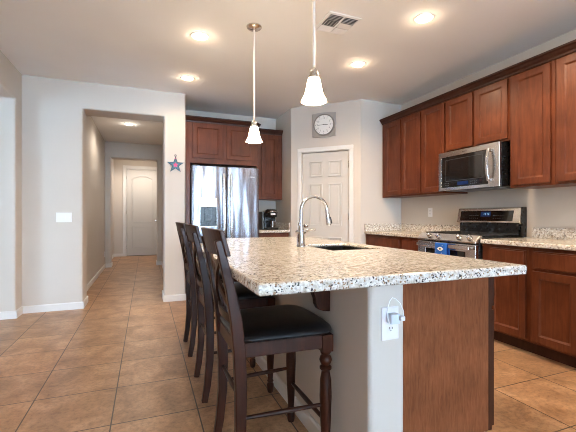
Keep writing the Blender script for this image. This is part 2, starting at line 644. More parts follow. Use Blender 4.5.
mm = MB()
o_ = arch_pts(0.13, 0.70, 0.95, 2.28, 0.10)
i_ = arch_pts(0.155, 0.675, 0.975, 2.255, 0.10)
ring_prism(mm, o_, i_, 0.0, 0.022)
ring_prism(mm, [(0.13, 0.2), (0.70, 0.2), (0.70, 0.84), (0.13, 0.84)], [(0.155, 0.225), (0.675, 0.225), (0.675, 0.815), (0.155, 0.815)], 0.0, 0.022)
mm.build('panel_moulding', DOORW, d1, 0.004)
MB().prism(arch_pts(0.19, 0.64, 1.01, 2.22, 0.09), 0.012, 0.022, 'y').box(0.19, 0.64, 0.012, 0.022, 0.26, 0.78).build('raised_panel', DOORW, d1, 0.004)
for z in (0.25, 1.22, 2.2):
    MB().lathe([(0.008, -0.045), (0.008, 0.045)], (-0.004, 0.010, z), 10).build('hinge', NICKEL, d1)
MB().lathe([(0.012, 0), (0.012, 0.03), (0.028, 0.04), (0.028, 0.06), (0.015, 0.07)], (0, 0, 0), 16,
           Matrix.Translation((0.77, 0.02, 1.0)) @ Matrix.Rotation(PI / 2, 4, 'X')).build('door_knob', NICKEL, d1, smooth=True)
MB().box(0.0, 0.83, -0.005, 0.02, 0.0, 0.012).build('threshold', SLOT, d1)
t1 = MB()
t1.box(-0.595, -0.52, 11.072, 11.09, 0, 2.535).box(-0.52, 0.35, 11.072, 11.09, 2.46, 2.535)
t1.box(-0.52, -0.503, 11.09, 11.24, 0, 2.46).box(0.333, 0.35, 11.09, 11.24, 0, 2.46).box(-0.503, 0.333, 11.09, 11.24, 2.443, 2.46)
struct(t1.build('trim_1', TRIM, bev=0.004))

# pantry door on the diagonal wall
d2 = bpy.data.objects.new('door_2', None)
d2.location = PA
d2.rotation_euler = (0, 0, PANG)
COL.objects.link(d2)
struct(d2)
DX0, DX1 = 0.176, 0.874
MB().box(DX0, DX1, 0.028, 0.063, 0.01, 2.055).build('door_panel', DOORW, d2, 0.003)
mm, pp = MB(), MB()
wds = ((DX0 + 0.105, DX0 + 0.305), (DX1 - 0.305, DX1 - 0.105))
for (a, b_) in wds:
    for (z0, z1) in ((0.23, 0.82), (0.98, 1.60), (1.70, 1.93)):
        ring_prism(mm, [(a, z0), (b_, z0), (b_, z1), (a, z1)], [(a + .018, z0 + .018), (b_ - .018, z0 + .018), (b_ - .018, z1 - .018), (a + .018, z1 - .018)], 0.012, 0.029)
        pp.box(a + 0.04, b_ - 0.04, 0.020, 0.029, z0 + 0.04, z1 - 0.04)
mm.build('panel_moulding', DOORW, d2, 0.004)
pp.build('raised_panel', DOORW, d2, 0.005)
for z in (0.25, 1.12, 1.86):
    MB().box(DX1 - 0.008, DX1 + 0.014, 0.012, 0.03, z - 0.045, z + 0.045).lathe([(0.007, -0.05), (0.007, 0.05)], (DX1 + 0.003, 0.010, z), 8).build('hinge', NICKEL, d2)
MB().lathe([(0.026, 0), (0.026, 0.008), (0.011, 0.012), (0.011, 0.03), (0.027, 0.042), (0.026, 0.058), (0.012, 0.066)], (0, 0, 0), 18,
           Matrix.Translation((DX0 + 0.06, 0.028, 0.98)) @ Matrix.Rotation(PI / 2, 4, 'X')).build('door_knob', NICKEL, d2, smooth=True)
t2 = MB()
t2.box(0.106, 0.165, -0.016, 0, 0, 2.07, MP).box(0.885, 0.944, -0.016, 0, 0, 2.07, MP).box(0.106, 0.944, -0.016, 0, 2.07, 2.13, MP)
t2.box(0.165, 0.174, 0, 0.12, 0, 2.07, MP).box(0.876, 0.885, 0, 0.12, 0, 2.07, MP).box(0.174, 0.876, 0, 0.12, 2.061, 2.07, MP)
struct(t2.build('trim_2', TRIM, bev=0.004))

# half wall behind the island cabinets
PWX0, PWX1, PWY0, IY1 = 0.805, 0.972, 1.19, 3.36
struct(MB().box(PWX0, PWX1, PWY0, IY1, -0.03, 0.893).build('wall_island', WALL, bev=0.018, seg=4))
baseboard('baseboard_island', [(PWX0, IY1), (PWX0, PWY0), (PWX1, PWY0)], -1)


# ------------------------------------------------------------------ cabinets
def shaker(m, x0, x1, z0, z1, fw=0.056, t=0.02):
    """frame-and-panel front, face at y=-t, back at y=0"""
    ring_prism(m, [(x0, z0), (x1, z0), (x1, z1), (x0, z1)], [(x0 + fw, z0 + fw), (x1 - fw, z0 + fw), (x1 - fw, z1 - fw), (x0 + fw, z1 - fw)], -t, -0.001)
    b = 0.012
    def rect(o, y):
        return [m.bm.verts.new((x, y, z)) for x, z in ((x0 + o, z0 + o), (x1 - o, z0 + o), (x1 - o, z1 - o), (x0 + o, z1 - o))]
    A, B, Cc = rect(fw - 0.0005, -t + 0.002), rect(fw + b, -t + 0.011), rect(fw - 0.0005, -0.001)
    for k in range(4):
        q = (k + 1) % 4
        m.bm.faces.new([A[k], A[q], B[q], B[k]])
        m.bm.faces.new([A[k], Cc[k], Cc[q], A[q]])
    m.bm.faces.new(B)
    m.bm.faces.new(Cc[::-1])


def cab_door(parent, x0, x1, z0, z1, **k):
    m = MB()
    shaker(m, x0, x1, z0, z1, **k)
    return m.build('door', CHERRY, parent, 0.002)


def cab_drawer(parent, x0, x1, z0, z1):
    m = MB()
    m.box(x0, x1, -0.014, -0.001, z0, z1)
    m.box(x0 + 0.012, x1 - 0.012, -0.021, -0.012, z0 + 0.012, z1 - 0.012)
    return m.build('drawer_front', CHERRY, parent, 0.002)


CROWN = [(0.0, 0.0), (-0.012, 0.0), (-0.014, 0.018), (-0.030, 0.034), (-0.040, 0.052), (-0.052, 0.058), (-0.052, 0.075), (0.0, 0.075)]


def crown_run(parent, segs, z, name='crown_moulding'):
    """segs: list of (p, q) in local xy; moulding projects to the right-hand side n given"""
    m = MB()
    for (p, q, n, e0, e1) in segs:
        p, q, n = Vector((*p, 0)), Vector((*q, 0)), Vector((*n, 0))
        d = (q - p).normalized()
        A = [m.bm.verts.new(p - n * o + d * o * e0 + Vector((0, 0, z + h))) for o, h in CROWN]
        B = [m.bm.verts.new(q - n * o - d * o * e1 + Vector((0, 0, z + h))) for o, h in CROWN]
        k = len(CROWN)
        m.bm.faces.new(A[::-1])
        m.bm.faces.new(B)
        for i in range(k):
            m.bm.faces.new([A[i], A[(i + 1) % k], B[(i + 1) % k], B[i]])
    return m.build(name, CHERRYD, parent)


# right wall: local x runs from the pantry end towards the camera, local -y faces the room
RZ = -PI / 2
UX, UD = 3.16, 0.33                                    # face plane and depth of the wall cabinets
UPZ0, UPZ1 = 1.385, 2.435
uppers = [
    (4.352, 3.55, UPZ0, [(0.087, 0.411), (0.441, 0.788)], 'cherry wall cabinet with two narrow doors against the far end wall'),
    (3.55, 3.168, UPZ0, [(0.012, 0.372)], 'single-door cherry wall cabinet just left of the microwave'),
    (3.168, 2.392, 1.832, [(0.015, 0.368), (0.401, 0.756)], 'short two-door cherry wall cabinet above the microwave'),
    (2.392, 1.992, UPZ0, [(0.033, 0.368)], 'single-door cherry wall cabinet just right of the microwave'),
    (1.992, 1.23, UPZ0, [(0.023, 0.366), (0.396, 0.739)], 'cherry wall cabinet at the right edge, cut off by the frame'),
]
for (ya, yb, z0, doors, lab) in uppers:
    t = thing('wall_cabinet', lab, 'cabinet', (UX, ya, z0), RZ, 'cherry wall cabinets along the right wall')
    W = ya - yb
    hh = UPZ1 - z0
    g = 0.0008
    MB().box(g, W - g, 0, UD - 0.002, 0.0, hh).build('body', CHERRY, t, 0.0015)
    for (a, b_) in doors:
        cab_door(t, a, b_, 0.022, hh - 0.028)
    mcr = [((g, 0), (W - g, 0), (0, -1), 0, 0)]
    crown_run(t, mcr, hh - 0.012)

# over-refrigerator cabinet with its tall side panels
t = thing('refrigerator_cabinet', 'deep two-door cherry cabinet above the refrigerator', 'cabinet', (0.499, 5.15, 0))
MB().box(0.036, 1.02, 0, 0.60, 1.86, 2.435).build('body', CHERRY, t, 0.0015)
MB().box(0.002, 0.036, 0, 0.60, 1.8, 2.435).box(0.002, 0.054, -0.15, 0.60, 0.0, 1.86).build('side_panel', CHERRY, t, 0.002)
MB().box(1.02, 1.052, 0, 0.60, 0.0, 2.435).build('side_panel', CHERRY, t, 0.002)
cab_door(t, 0.104, 0.512, 1.93, 2.41)
cab_door(t, 0.578, 0.976, 1.93, 2.41)
crown_run(t, [((0.0, 0), (1.052, 0), (0, -1), 0, -1), ((1.052, 0), (1.052, 0.29), (1, 0), -1, 0)], 2.423)
t = thing('wall_cabinet', 'single-door cherry wall cabinet above the coffee maker', 'cabinet', (1.554, 5.44, 0))
MB().box(0, 0.475, 0, 0.31, 1.385, 2.42).build('body', CHERRY, t, 0.0015)
cab_door(t, 0.125, 0.40, 1.41, 2.395)
crown_run(t, [((0.05, 0), (0.475, 0), (0, -1), 0, 0)], 2.408)
t = thing('base_cabinet', 'small cherry base cabinet under the coffee maker counter', 'cabinet', (1.554, 5.15, 0))
MB().box(0, 0.475, 0.0, 0.60, 0.105, 0.874).build('body', CHERRY, t, 0.0015)
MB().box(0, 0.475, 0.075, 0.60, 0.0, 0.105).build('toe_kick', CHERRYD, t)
cab_drawer(t, 0.03, 0.445, 0.707, 0.846)
cab_door(t, 0.03, 0.445, 0.125, 0.687)

# base cabinets along the right wall
BX, BD = 2.885, 0.60
bases = [
    (4.352, 3.59, [(0.03, 0.738)], [(0.03, 0.369), (0.399, 0.738)], 'cherry base cabinet with wide drawer at the far end of right wall'),
    (3.59, 3.236, [(0.022, 0.314 + 0.012)], [(0.022, 0.326)], 'narrow cherry base cabinet beside the range, far side'),
    (2.458, 2.014, [(0.079, 0.417)], [(0.079, 0.417)], 'cherry base cabinet with one drawer, right beside the range'),
    (2.014, 1.25, [(0.028, 0.736)], [(0.028, 0.367), (0.397, 0.736)], 'cherry base cabinet at right edge of photo, cut off by the frame'),
]
for (ya, yb, drs, dos, lab) in bases:
    t = thing('base_cabinet', lab, 'cabinet', (BX, ya, 0), RZ, 'cherry base cabinets along the right wall')
    W = ya - yb
    MB().box(0.001, W - 0.001, 0, BD, 0.105, 0.874).build('body', CHERRY, t, 0.0015)
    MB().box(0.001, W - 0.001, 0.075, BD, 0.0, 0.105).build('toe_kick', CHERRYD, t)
    for (a, b_) in drs:
        cab_drawer(t, a, b_, 0.707, 0.846)
    for (a, b_) in dos:
        cab_door(t, a, b_, 0.125, 0.687)

# island cabinets
IX1 = 1.494
t = thing('island_cabinet', 'island base cabinet with wide brown wood end panel under granite', 'cabinet', (PWX1 + 0.002, 1.222, 0))
D_ = IX1 - PWX1 - 0.002
L_ = IY1 - 1.222
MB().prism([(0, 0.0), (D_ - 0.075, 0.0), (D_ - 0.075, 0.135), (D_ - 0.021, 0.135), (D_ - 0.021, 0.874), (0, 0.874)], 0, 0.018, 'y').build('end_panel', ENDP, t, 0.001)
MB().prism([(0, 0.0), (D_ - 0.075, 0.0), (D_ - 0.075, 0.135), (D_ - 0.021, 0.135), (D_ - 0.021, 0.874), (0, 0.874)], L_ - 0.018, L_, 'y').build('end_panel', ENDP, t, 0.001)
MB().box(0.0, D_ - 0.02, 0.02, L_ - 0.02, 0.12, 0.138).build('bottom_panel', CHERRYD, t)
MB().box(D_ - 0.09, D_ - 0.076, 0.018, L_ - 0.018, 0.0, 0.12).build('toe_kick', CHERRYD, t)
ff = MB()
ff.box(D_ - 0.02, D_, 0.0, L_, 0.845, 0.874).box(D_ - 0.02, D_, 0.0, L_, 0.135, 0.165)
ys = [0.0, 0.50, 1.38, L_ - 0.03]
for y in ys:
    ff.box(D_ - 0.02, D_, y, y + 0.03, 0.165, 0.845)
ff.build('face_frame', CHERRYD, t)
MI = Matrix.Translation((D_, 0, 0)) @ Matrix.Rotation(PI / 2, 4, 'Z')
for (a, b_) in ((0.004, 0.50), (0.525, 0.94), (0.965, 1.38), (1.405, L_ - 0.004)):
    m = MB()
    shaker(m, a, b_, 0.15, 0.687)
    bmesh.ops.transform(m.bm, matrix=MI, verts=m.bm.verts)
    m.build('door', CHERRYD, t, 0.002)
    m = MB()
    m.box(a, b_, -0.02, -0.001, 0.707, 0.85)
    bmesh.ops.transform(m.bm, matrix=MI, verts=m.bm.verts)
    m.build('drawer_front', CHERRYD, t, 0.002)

# corbel under the overhang
for (cy, lab) in ((1.53, 'dark wood corbel under the granite overhang, behind nearest stool'),):
    m = MB()
    prof = [(0, 0.873), (-0.21, 0.873), (-0.21, 0.845), (-0.15, 0.83), (-0.095, 0.79), (-0.075, 0.74), (-0.072, 0.715), (-0.06, 0.692), (-0.035, 0.682), (0, 0.678)]
    m.prism([(PWX0 - 0.0005 + a, b_) for a, b_ in prof], cy - 0.02, cy + 0.02, 'y')
    tag(m.build('corbel', ESPR, None, 0.004), lab, 'corbel')


# ------------------------------------------------------------------ worktops
def slab(m, xs, ys, skip, zb, z1):
    """slab on a grid of cells; cells in skip are left out, zb(i, j) is each cell's underside"""
    cells = {(i, j): zb(i, j) for i in range(len(xs) - 1) for j in range(len(ys) - 1) if (i, j) not in skip}
    V = {}
    def vert(i, j, z):
        k = (i, j, z)
        if k not in V:
            V[k] = m.bm.verts.new((xs[i], ys[j], z))
        return V[k]
    for (i, j), z0 in cells.items():
        m.bm.faces.new([vert(i, j, z1), vert(i + 1, j, z1), vert(i + 1, j + 1, z1), vert(i, j + 1, z1)])
        m.bm.faces.new([vert(i, j, z0), vert(i, j + 1, z0), vert(i + 1, j + 1, z0), vert(i + 1, j, z0)])
        for (di, dj, a, b_) in ((-1, 0, (i, j), (i, j + 1)), (1, 0, (i + 1, j), (i + 1, j + 1)), (0, -1, (i, j), (i + 1, j)), (0, 1, (i, j + 1), (i + 1, j + 1))):
            top = cells.get((i + di, j + dj), z1)
            if top > z0:
                m.bm.faces.new([vert(*a, z0), vert(*b_, z0), vert(*b_, top), vert(*a, top)])


CT0, CT1 = 0.875, 0.915
SX0, SX1, SY0, SY1 = 1.065, 1.41, 1.965, 2.44
m = MB()
slab(m, [0.322, 0.382, SX0, SX1, 1.462, 1.522], [1.072, 1.132, SY0, SY1, 3.37, 3.43], {(2, 2)}, lambda i, j: CT0 if i in (0, 4) or j in (0, 4) else CT0 + 0.019, CT1)
tag(m.build('granite_worktop', GRAN, None, 0.012, seg=4), 'speckled granite worktop of the kitchen island with sink cutout', 'countertop')
for (ya, yb, lab, endw) in ((4.352, 3.234, 'granite worktop along the right wall, left of the range', True), (2.455, 1.23, 'granite worktop along the right wall, right of the range', False)):
    t = thing('granite_worktop', lab, 'countertop', (2.85, ya, CT0), RZ)
    W = ya - yb
    MB().box(0.0, W, 0, 0.637, 0.0, CT1 - CT0).build('slab', GRAN, t, 0.008, seg=3)
    MB().box(0.022 if endw else 0.055, W, 0.617, 0.637, CT1 - CT0, 0.142).build('backsplash', GRAN, t, 0.003)
    if endw:
        MB().box(0.0, 0.02, 0.005, 0.637, CT1 - CT0, 0.142).build('side_splash', GRAN, t, 0.003)
t = thing('granite_worktop', 'small granite worktop under the coffee maker', 'countertop', (1.553, 5.11, CT0))
MB().box(0, 0.484, 0, 0.645, 0, CT1 - CT0).build('slab', GRAN, t, 0.008, seg=3)
MB().box(0, 0.463, 0.625, 0.645, CT1 - CT0, 0.142).build('backsplash', GRAN, t, 0.003)
MB().box(0.464, 0.484, 0.0, 0.645, CT1 - CT0, 0.142).build('side_splash', GRAN, t, 0.003)

# sink
t = thing('undermount_sink', 'square stainless undermount sink sunk in the island worktop', 'sink', ((SX0 + SX1) / 2, (SY0 + SY1) / 2, CT0 + 0.018))
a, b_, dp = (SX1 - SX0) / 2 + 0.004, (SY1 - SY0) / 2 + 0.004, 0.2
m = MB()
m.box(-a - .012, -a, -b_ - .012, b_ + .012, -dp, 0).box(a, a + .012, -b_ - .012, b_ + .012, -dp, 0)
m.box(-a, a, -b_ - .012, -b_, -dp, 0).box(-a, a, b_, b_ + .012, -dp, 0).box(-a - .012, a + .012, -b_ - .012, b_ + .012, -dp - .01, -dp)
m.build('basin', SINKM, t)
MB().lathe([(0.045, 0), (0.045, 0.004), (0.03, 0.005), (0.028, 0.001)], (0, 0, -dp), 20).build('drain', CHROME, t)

# faucet
t = thing('kitchen_faucet', 'tall chrome gooseneck faucet standing beside the island sink', 'faucet', (0.995, 2.295, CT1))
MB().lathe([(0.031, 0), (0.031, 0.006), (0.027, 0.012), (0.026, 0.05), (0.0235, 0.10), (0.018, 0.135), (0.0175, 0.15)], (0, 0, 0), 24).build('body', CHROME, t, smooth=True)
pts = [(0, 0, 0.145), (0, 0, 0.20), (0, 0, 0.245)]
R_ = 0.100
for k in range(1, 17):
    an = PI - (PI * 1.02) * k / 16
    pts.append((R_ + R_ * math.cos(an), 0, 0.245 + R_ * math.sin(an)))
pts.append((pts[-1][0] + 0.006, 0, pts[-1][2] - 0.02))
MB().tube(pts, 0.0115, 14).build('spout', CHROME, t, smooth=True)
e = Vector(pts[-1])
MB().tube([e + Vector((-0.002, 0, 0.012)), e + Vector((0.002, 0, -0.02)), e + Vector((0.008, 0, -0.06)), e + Vector((0.009, 0, -0.075))], [0.0135, 0.0155, 0.0185, 0.016], 16).build('spray_head', CHROME, t, smooth=True)
MB().tube([e + Vector((0.022, 0, -0.015)), e + Vector((0.032, 0, -0.055)), e + Vector((0.034, 0, -0.062))], [0.005, 0.006, 0.004], 8).build('spray_button', DGREY, t, smooth=True)
MB().tube([(-0.036, 0, 0.10), (-0.034, 0, 0.10), (0.030, 0, 0.10), (0.033, 0, 0.10)], [0.011, 0.014, 0.014, 0.011], 14).build('valve_pivot', CHROME, t, smooth=True)
MB().tube([(0.030, 0, 0.10), (0.045, -0.012, 0.112), (0.062, -0.03, 0.118), (0.085, -0.05, 0.114)], [0.008, 0.0075, 0.0065, 0.005], 10).build('lever', CHROME, t, smooth=True)
MB().tube([(-0.014, 0, 0.145), (-0.014, 0, 0.165)], [0.009, 0.007], 10).build('collar', CHROME, t, smooth=True)

# ------------------------------------------------------------------ refrigerator
FX0, FX1, FY = 0.561, 1.470, 4.86
t = thing('refrigerator', 'stainless side-by-side refrigerator with water dispenser in left door', 'refrigerator', (FX0, FY, 0))
FW = FX1 - FX0
SPL = 0.462
MB().box(0.004, FW - 0.004, 0.065, 0.80, 0.02, 1.755).build('body', DGREY, t, 0.004)
MB().box(0.02, FW - 0.02, 0.03, 0.065, 0.02, 0.10).build('base_grille', BLACK, t)


def fridge_door(name, x0, x1, hole=None):
    m = MB()
    n = 14
    def yf(x):
        u = (x - x0) / (x1 - x0)
        return 0.012 - 0.012 * math.sin(PI * min(max(u, 0.0), 1.0)) ** 0.35
    xs_ = [x0 + (x1 - x0) * (0.5 - 0.5 * math.cos(PI * i / n)) for i in range(n + 1)]
    if hole:
        xs_ = sorted(xs_ + [hole[0], hole[1]])
        zs = [0.105, hole[2], hole[3], 1.785]
    else:
        zs = [0.105, 1.785]
    F_, B_ = {}, {}
    for i, x in enumerate(xs_):
        for j, z in enumerate(zs):
            F_[i, j] = m.bm.verts.new((x, yf(x), z))
            B_[i, j] = m.bm.verts.new((x, 0.06, z))
    ni, nj = len(xs_) - 1, len(zs) - 1
    def inside(i, j):
        if not (0 <= i < ni and 0 <= j < nj):
            return False
        if hole and j == 1 and hole[0] - 1e-6 <= xs_[i] and xs_[i + 1] <= hole[1] + 1e-6:
            return False
        return True
    for i in range(ni):
        for j in range(nj):
            if not inside(i, j):
                continue
            m.bm.faces.new([F_[i, j], F_[i + 1, j], F_[i + 1, j + 1], F_[i, j + 1]])
            m.bm.faces.new([B_[i, j], B_[i, j + 1], B_[i + 1, j + 1], B_[i + 1, j]])
            for (di, dj, p, q) in ((-1, 0, (i, j), (i, j + 1)), (1, 0, (i + 1, j), (i + 1, j + 1)), (0, -1, (i, j), (i + 1, j)), (0, 1, (i, j + 1), (i + 1, j + 1))):
                if not inside(i + di, j + dj):
                    m.bm.faces.new([F_[p], F_[q], B_[q], B_[p]])
    return m.build(name, STEEL, t, smooth=True)


DH = (0.099, 0.327, 0.985, 1.365)
fd = fridge_door('freezer_door', 0.0, SPL - 0.005, DH)
fridge_door('refrigerator_door', SPL + 0.005, FW)
dx0, dx1, dz0, dz1 = DH
sp_ = thing
m = MB()
ring_prism(m, [(dx0, dz0), (dx1, dz0), (dx1, dz1), (dx0, dz1)], [(dx0 + .007, dz0 + .007), (dx1 - .007, dz0 + .007), (dx1 - .007, dz1 - .007), (dx0 + .007, dz1 - .007)], -0.004, 0.058)
dsp = m.build('dispenser', NICKEL, t, 0.002)
MB().box(dx0 + .007, dx1 - .007, 0.052, 0.058, dz0 + .007, dz1 - .007).box(dx0 + .007, dx1 - .007, 0.0, 0.052, dz0 + .007, dz0 + .017).build('recess', BLACK, dsp)
MB().prism([(0.050, 1.245), (-0.010, 1.245), (-0.006, dz1 - .008), (0.050, dz1 - .008)], dx0 + .0075, dx1 - .0075, 'x').build('control_panel', plain('silver_plastic', (0.72, 0.74, 0.78), 0.3, 0.3), dsp, 0.003)
MB().box(dx0 + .07, dx1 - .07, 0.035, 0.05, 1.05, 1.25).build('paddle', BLACK, dsp, 0.004)
MB().lathe([(0.012, 0), (0.016, 0.035)], ((dx0 + dx1) / 2, 0.03, 1.23), 12).build('nozzle', BLACK, dsp)
for hx in (SPL - 0.048, SPL + 0.048):
    m = MB()
    n = 12
    hp = [(hx, -0.035 - 0.022 * math.sin(PI * k / n), 0.55 + 1.145 * k / n) for k in range(n + 1)]
    m.sweep(hp, (1, 0, 0), 0.015, 0.009)
    m.box(hx - 0.012, hx + 0.012, -0.036, 0.004, 0.555, 0.60).box(hx - 0.012, hx + 0.012, -0.036, 0.004, 1.645, 1.69)
    m.build('handle', NICKEL, t, 0.005, smooth=True)
MB().box(FW - 0.14, FW - 0.06, -0.006, 0.004, 1.655, 1.668).build('badge', CHROME, t)
for hx in (0.06, FW - 0.06):
    MB().box(hx - 0.04, hx + 0.04, 0.02, 0.12, 1.786, 1.80).build('hinge_cover', DGREY, t, 0.004)
for hx in (0.06, FW - 0.06):
    for hy in (0.12, 0.7):
        MB().lathe([(0.02, 0), (0.02, 0.02)], (hx, hy, 0.0), 10).build('foot', BLACK, t)

# coffee maker
t = thing('coffee_maker', 'black pod coffee maker with silver trim beside the refrigerator', 'coffee maker', (1.80, 5.40, CT1))
MB().box(-0.085, 0.10, -0.02, 0.14, 0.0, 0.27).build('body', BLACK, t, 0.02, seg=3)
MB().box(-0.085, 0.10, -0.16, -0.02, 0.0, 0.035).build('drip_tray', BLACK, t, 0.008)
MB().lathe([(0.088, 0.19), (0.095, 0.21), (0.096, 0.27), (0.085, 0.305), (0.05, 0.32)], (0.008, -0.07, 0), 24).build('brew_head', BLACK, t, smooth=True)
m = MB()
hp = [(0.008 + 0.099 * math.sin(a), -0.07 - 0.099 * math.cos(a), 0.262 + 0.02 * math.cos(a * 1.6)) for a in [math.radians(q) for q in range(-62, 63, 8)]]
m.tube(hp, 0.011, 10)
m.build('handle', CHROME, t, smooth=True)
MB().box(-0.03, 0.045, -0.172, -0.155, 0.225, 0.25).build('button_panel', WHITEP, t, 0.004)
MB().box(-0.135, -0.087, -0.03, 0.14, 0.0, 0.28).build('water_tank', DGREY, t, 0.012)
MB().lathe([(0.03, 0.036), (0.035, 0.13), (0.036, 0.135)], (0.02, -0.10, 0), 16).build('inner_column', STEELH, t, smooth=True)

# ------------------------------------------------------------------ microwave
MW = 0.762
t = thing('microwave', 'stainless over-the-range microwave with black glass door under cabinets', 'microwave', (3.09, 3.208, 1.405), RZ)
MB().box(0.002, MW - 0.002, 0.03, 0.398, 0.004, 0.424).build('body', BLACK, t, 0.003)
m = MB()
ring_prism(m, [(0, 0), (MW, 0), (MW, 0.422), (0, 0.422)], [(0.038, 0.032), (MW - 0.125, 0.032), (MW - 0.125, 0.368), (0.038, 0.368)], 0.0, 0.03)
m.build('door_frame', STEELH, t, 0.004)
MB().box(0.038, MW - 0.125, 0.006, 0.028, 0.032, 0.368).build('door_glass', BGLASS, t)
m = MB()
ring_prism(m, [(0.10, 0.10), (MW - 0.19, 0.10), (MW - 0.19, 0.335), (0.10, 0.335)], [(0.103, 0.103), (MW - 0.193, 0.103), (MW - 0.193, 0.332), (0.103, 0.332)], 0.005, 0.0065)
m.build('window_border', DGREY, t)
MB().box(0.26, 0.40, 0.0045, 0.0065, 0.050, 0.085).build('display', SCREEN, t)
for k in range(8):
    for r in range(2):
        kx = (0.07 + k * 0.022) if k < 4 else (0.43 + (k - 4) * 0.022)
        MB().box(kx, kx + 0.009, 0.0045, 0.0065, 0.052 + r * 0.022, 0.058 + r * 0.022).build('touch_key', DGREY, t)
m = MB()
n = 12
hp = [(MW - 0.098, -0.028 - 0.026 * math.sin(PI * k / n), 0.055 + 0.315 * k / n) for k in range(n + 1)]
m.sweep(hp, (1, 0, 0), 0.013, 0.008)
m.box(MW - 0.109, MW - 0.087, -0.03, 0.002, 0.055, 0.085).box(MW - 0.109, MW - 0.087, -0.03, 0.002, 0.34, 0.37)
m.build('handle', CHROME, t, 0.004, smooth=True)
MB().box(0.06, MW - 0.06, 0.05, 0.36, -0.004, 0.004).build('bottom_vent', DGREY, t)
MB().box(0.33, 0.39, -0.002, 0.0, 0.392, 0.400).build('badge', CHROME, t)

# ------------------------------------------------------------------ range
RW = 0.762
t = thing('gas_range', 'stainless gas range with black backguard set between the granite worktops', 'stove', (2.835, 3.23, 0), RZ)
MB().box(0.0, RW, 0.02, 0.635, 0.03, 0.905).build('body', BLACK, t, 0.003)
MB().box(0.02, RW - 0.02, 0.06, 0.6, 0.0, 0.03).build('plinth', BLACK, t)
MB().box(0.004, RW - 0.004, -0.012, 0.02, 0.045, 0.215).build('drawer', STEELH, t, 0.004)
m = MB()
ring_prism(m, [(0.004, 0.225), (RW - 0.004, 0.225), (RW - 0.004, 0.855), (0.004, 0.855)], [(0.12, 0.35), (RW - 0.12, 0.35), (RW - 0.12, 0.785), (0.12, 0.785)], -0.02, 0.02)
m.build('oven_door', STEELH, t, 0.004)
MB().box(0.12, RW - 0.12, -0.012, 0.018, 0.35, 0.785).build('oven_window', BGLASS, t)
m = MB()
m.sweep([(0.035, -0.062, 0.826), (RW - 0.035, -0.062, 0.826)], (0, 0, 1), 0.018, 0.008)
for hx in (0.06, RW - 0.06):
    m.box(hx - 0.013, hx + 0.013, -0.06, -0.018, 0.816, 0.836)
m.build('oven_handle', STEELH, t, 0.005)
MB().prism([(0.02, 0.868), (-0.022, 0.870), (-0.024, 0.884), (0.035, 0.942), (0.06, 0.944), (0.06, 0.868)], 0.0, RW, 'x').build('control_panel', STEELH, t, 0.003)
for kx in (0.155, 0.283, 0.55, 0.675):
    M_ = Matrix.Translation((kx, 0.004, 0.913)) @ Matrix.Rotation(math.radians(46), 4, 'X')
    k_ = MB().lathe([(0.026, 0.0), (0.026, 0.006), (0.022, 0.010), (0.0205, 0.034), (0.016, 0.037)], (0, 0, 0), 20, M_).build('knob', CHROME, t, smooth=True)
    MB().box(-0.003, 0.003, -0.018, 0.018, 0.036, 0.040, M_).build('knob_grip', CHROME, k_)
MB().box(0.0, RW, 0.055, 0.60, 0.905, 0.922).build('cooktop', BLACK, t, 0.003)
for gx0 in (0.035, 0.27, 0.505):
    m = MB()
    gx1 = gx0 + 0.222
    y0, y1 = 0.075, 0.575
    for (p, q) in (((gx0, y0), (gx1, y0)), ((gx0, y1), (gx1, y1)), ((gx0, y0), (gx0, y1)), ((gx1, y0), (gx1, y1)), ((gx0, (y0 + y1) / 2), (gx1, (y0 + y1) / 2)), (((gx0 + gx1) / 2, y0), ((gx0 + gx1) / 2, y1)),
                   ((gx0, y0 + 0.125), (gx1, y0 + 0.125)), ((gx0, y1 - 0.125), (gx1, y1 - 0.125))):
        m.box(min(p[0], q[0]) - 0.006, max(p[0], q[0]) + 0.006, min(p[1], q[1]) - 0.006, max(p[1], q[1]) + 0.006, 0.938, 0.952)
    for p in ((gx0, y0), (gx1, y0), (gx0, y1), (gx1, y1)):
        m.box(p[0] - 0.007, p[0] + 0.007, p[1] - 0.007, p[1] + 0.007, 0.921, 0.94)
    m.build('grate', IRON, t)
for (bx, by) in ((0.146, 0.20), (0.146, 0.45), (0.381, 0.325), (0.616, 0.20), (0.616, 0.45)):
    MB().lathe([(0.045, 0.921), (0.045, 0.930), (0.036, 0.932), (0.034, 0.937)], (bx, by, 0), 18).build('burner', IRON, t)
MB().prism([(0.600, 0.905), (0.575, 0.93), (0.575, 1.05), (0.648, 1.05), (0.648, 0.905)], 0.02, RW - 0.02, 'x').build('backguard_base', BLACK, t, 0.003)
bg = MB().prism([(0.572, 1.045), (0.548, 1.055), (0.580, 1.205), (0.60, 1.216), (0.648, 1.216), (0.648, 1.045)], 0.0, RW, 'x').build('backguard', STEELH, t, 0.004)
MB().box(RW - 0.0005, RW + 0.004, 0.572, 0.648, 0.92, 1.212).build('end_cap', BLACK, bg)
MT = Matrix.Translation((0, 0.548, 1.055)) @ Matrix.Rotation(math.radians(-12), 4, 'X')
MB().box(0.045, RW - 0.075, -0.003, 0.004, 0.018, 0.128, MT).build('control_glass', BGLASS, bg)
MB().box(0.315, 0.435, -0.0045, -0.002, 0.065, 0.118, MT).build('display', SCREEN, bg)
m = MB()
for k, dx in enumerate((0.355, 0.372, 0.394, 0.411)):        # clock digits read 1:03-like bars are too small to read; plain segment strokes
    m.box(dx, dx + 0.003, -0.0055, -0.004, 0.082, 0.104, MT)
    if k % 2:
        m.box(dx, dx + 0.010, -0.0055, -0.004, 0.101, 0.104, MT)
        m.box(dx, dx + 0.010, -0.0055, -0.004, 0.082, 0.085, MT)
m.build('display_digits', DIGIT, bg)
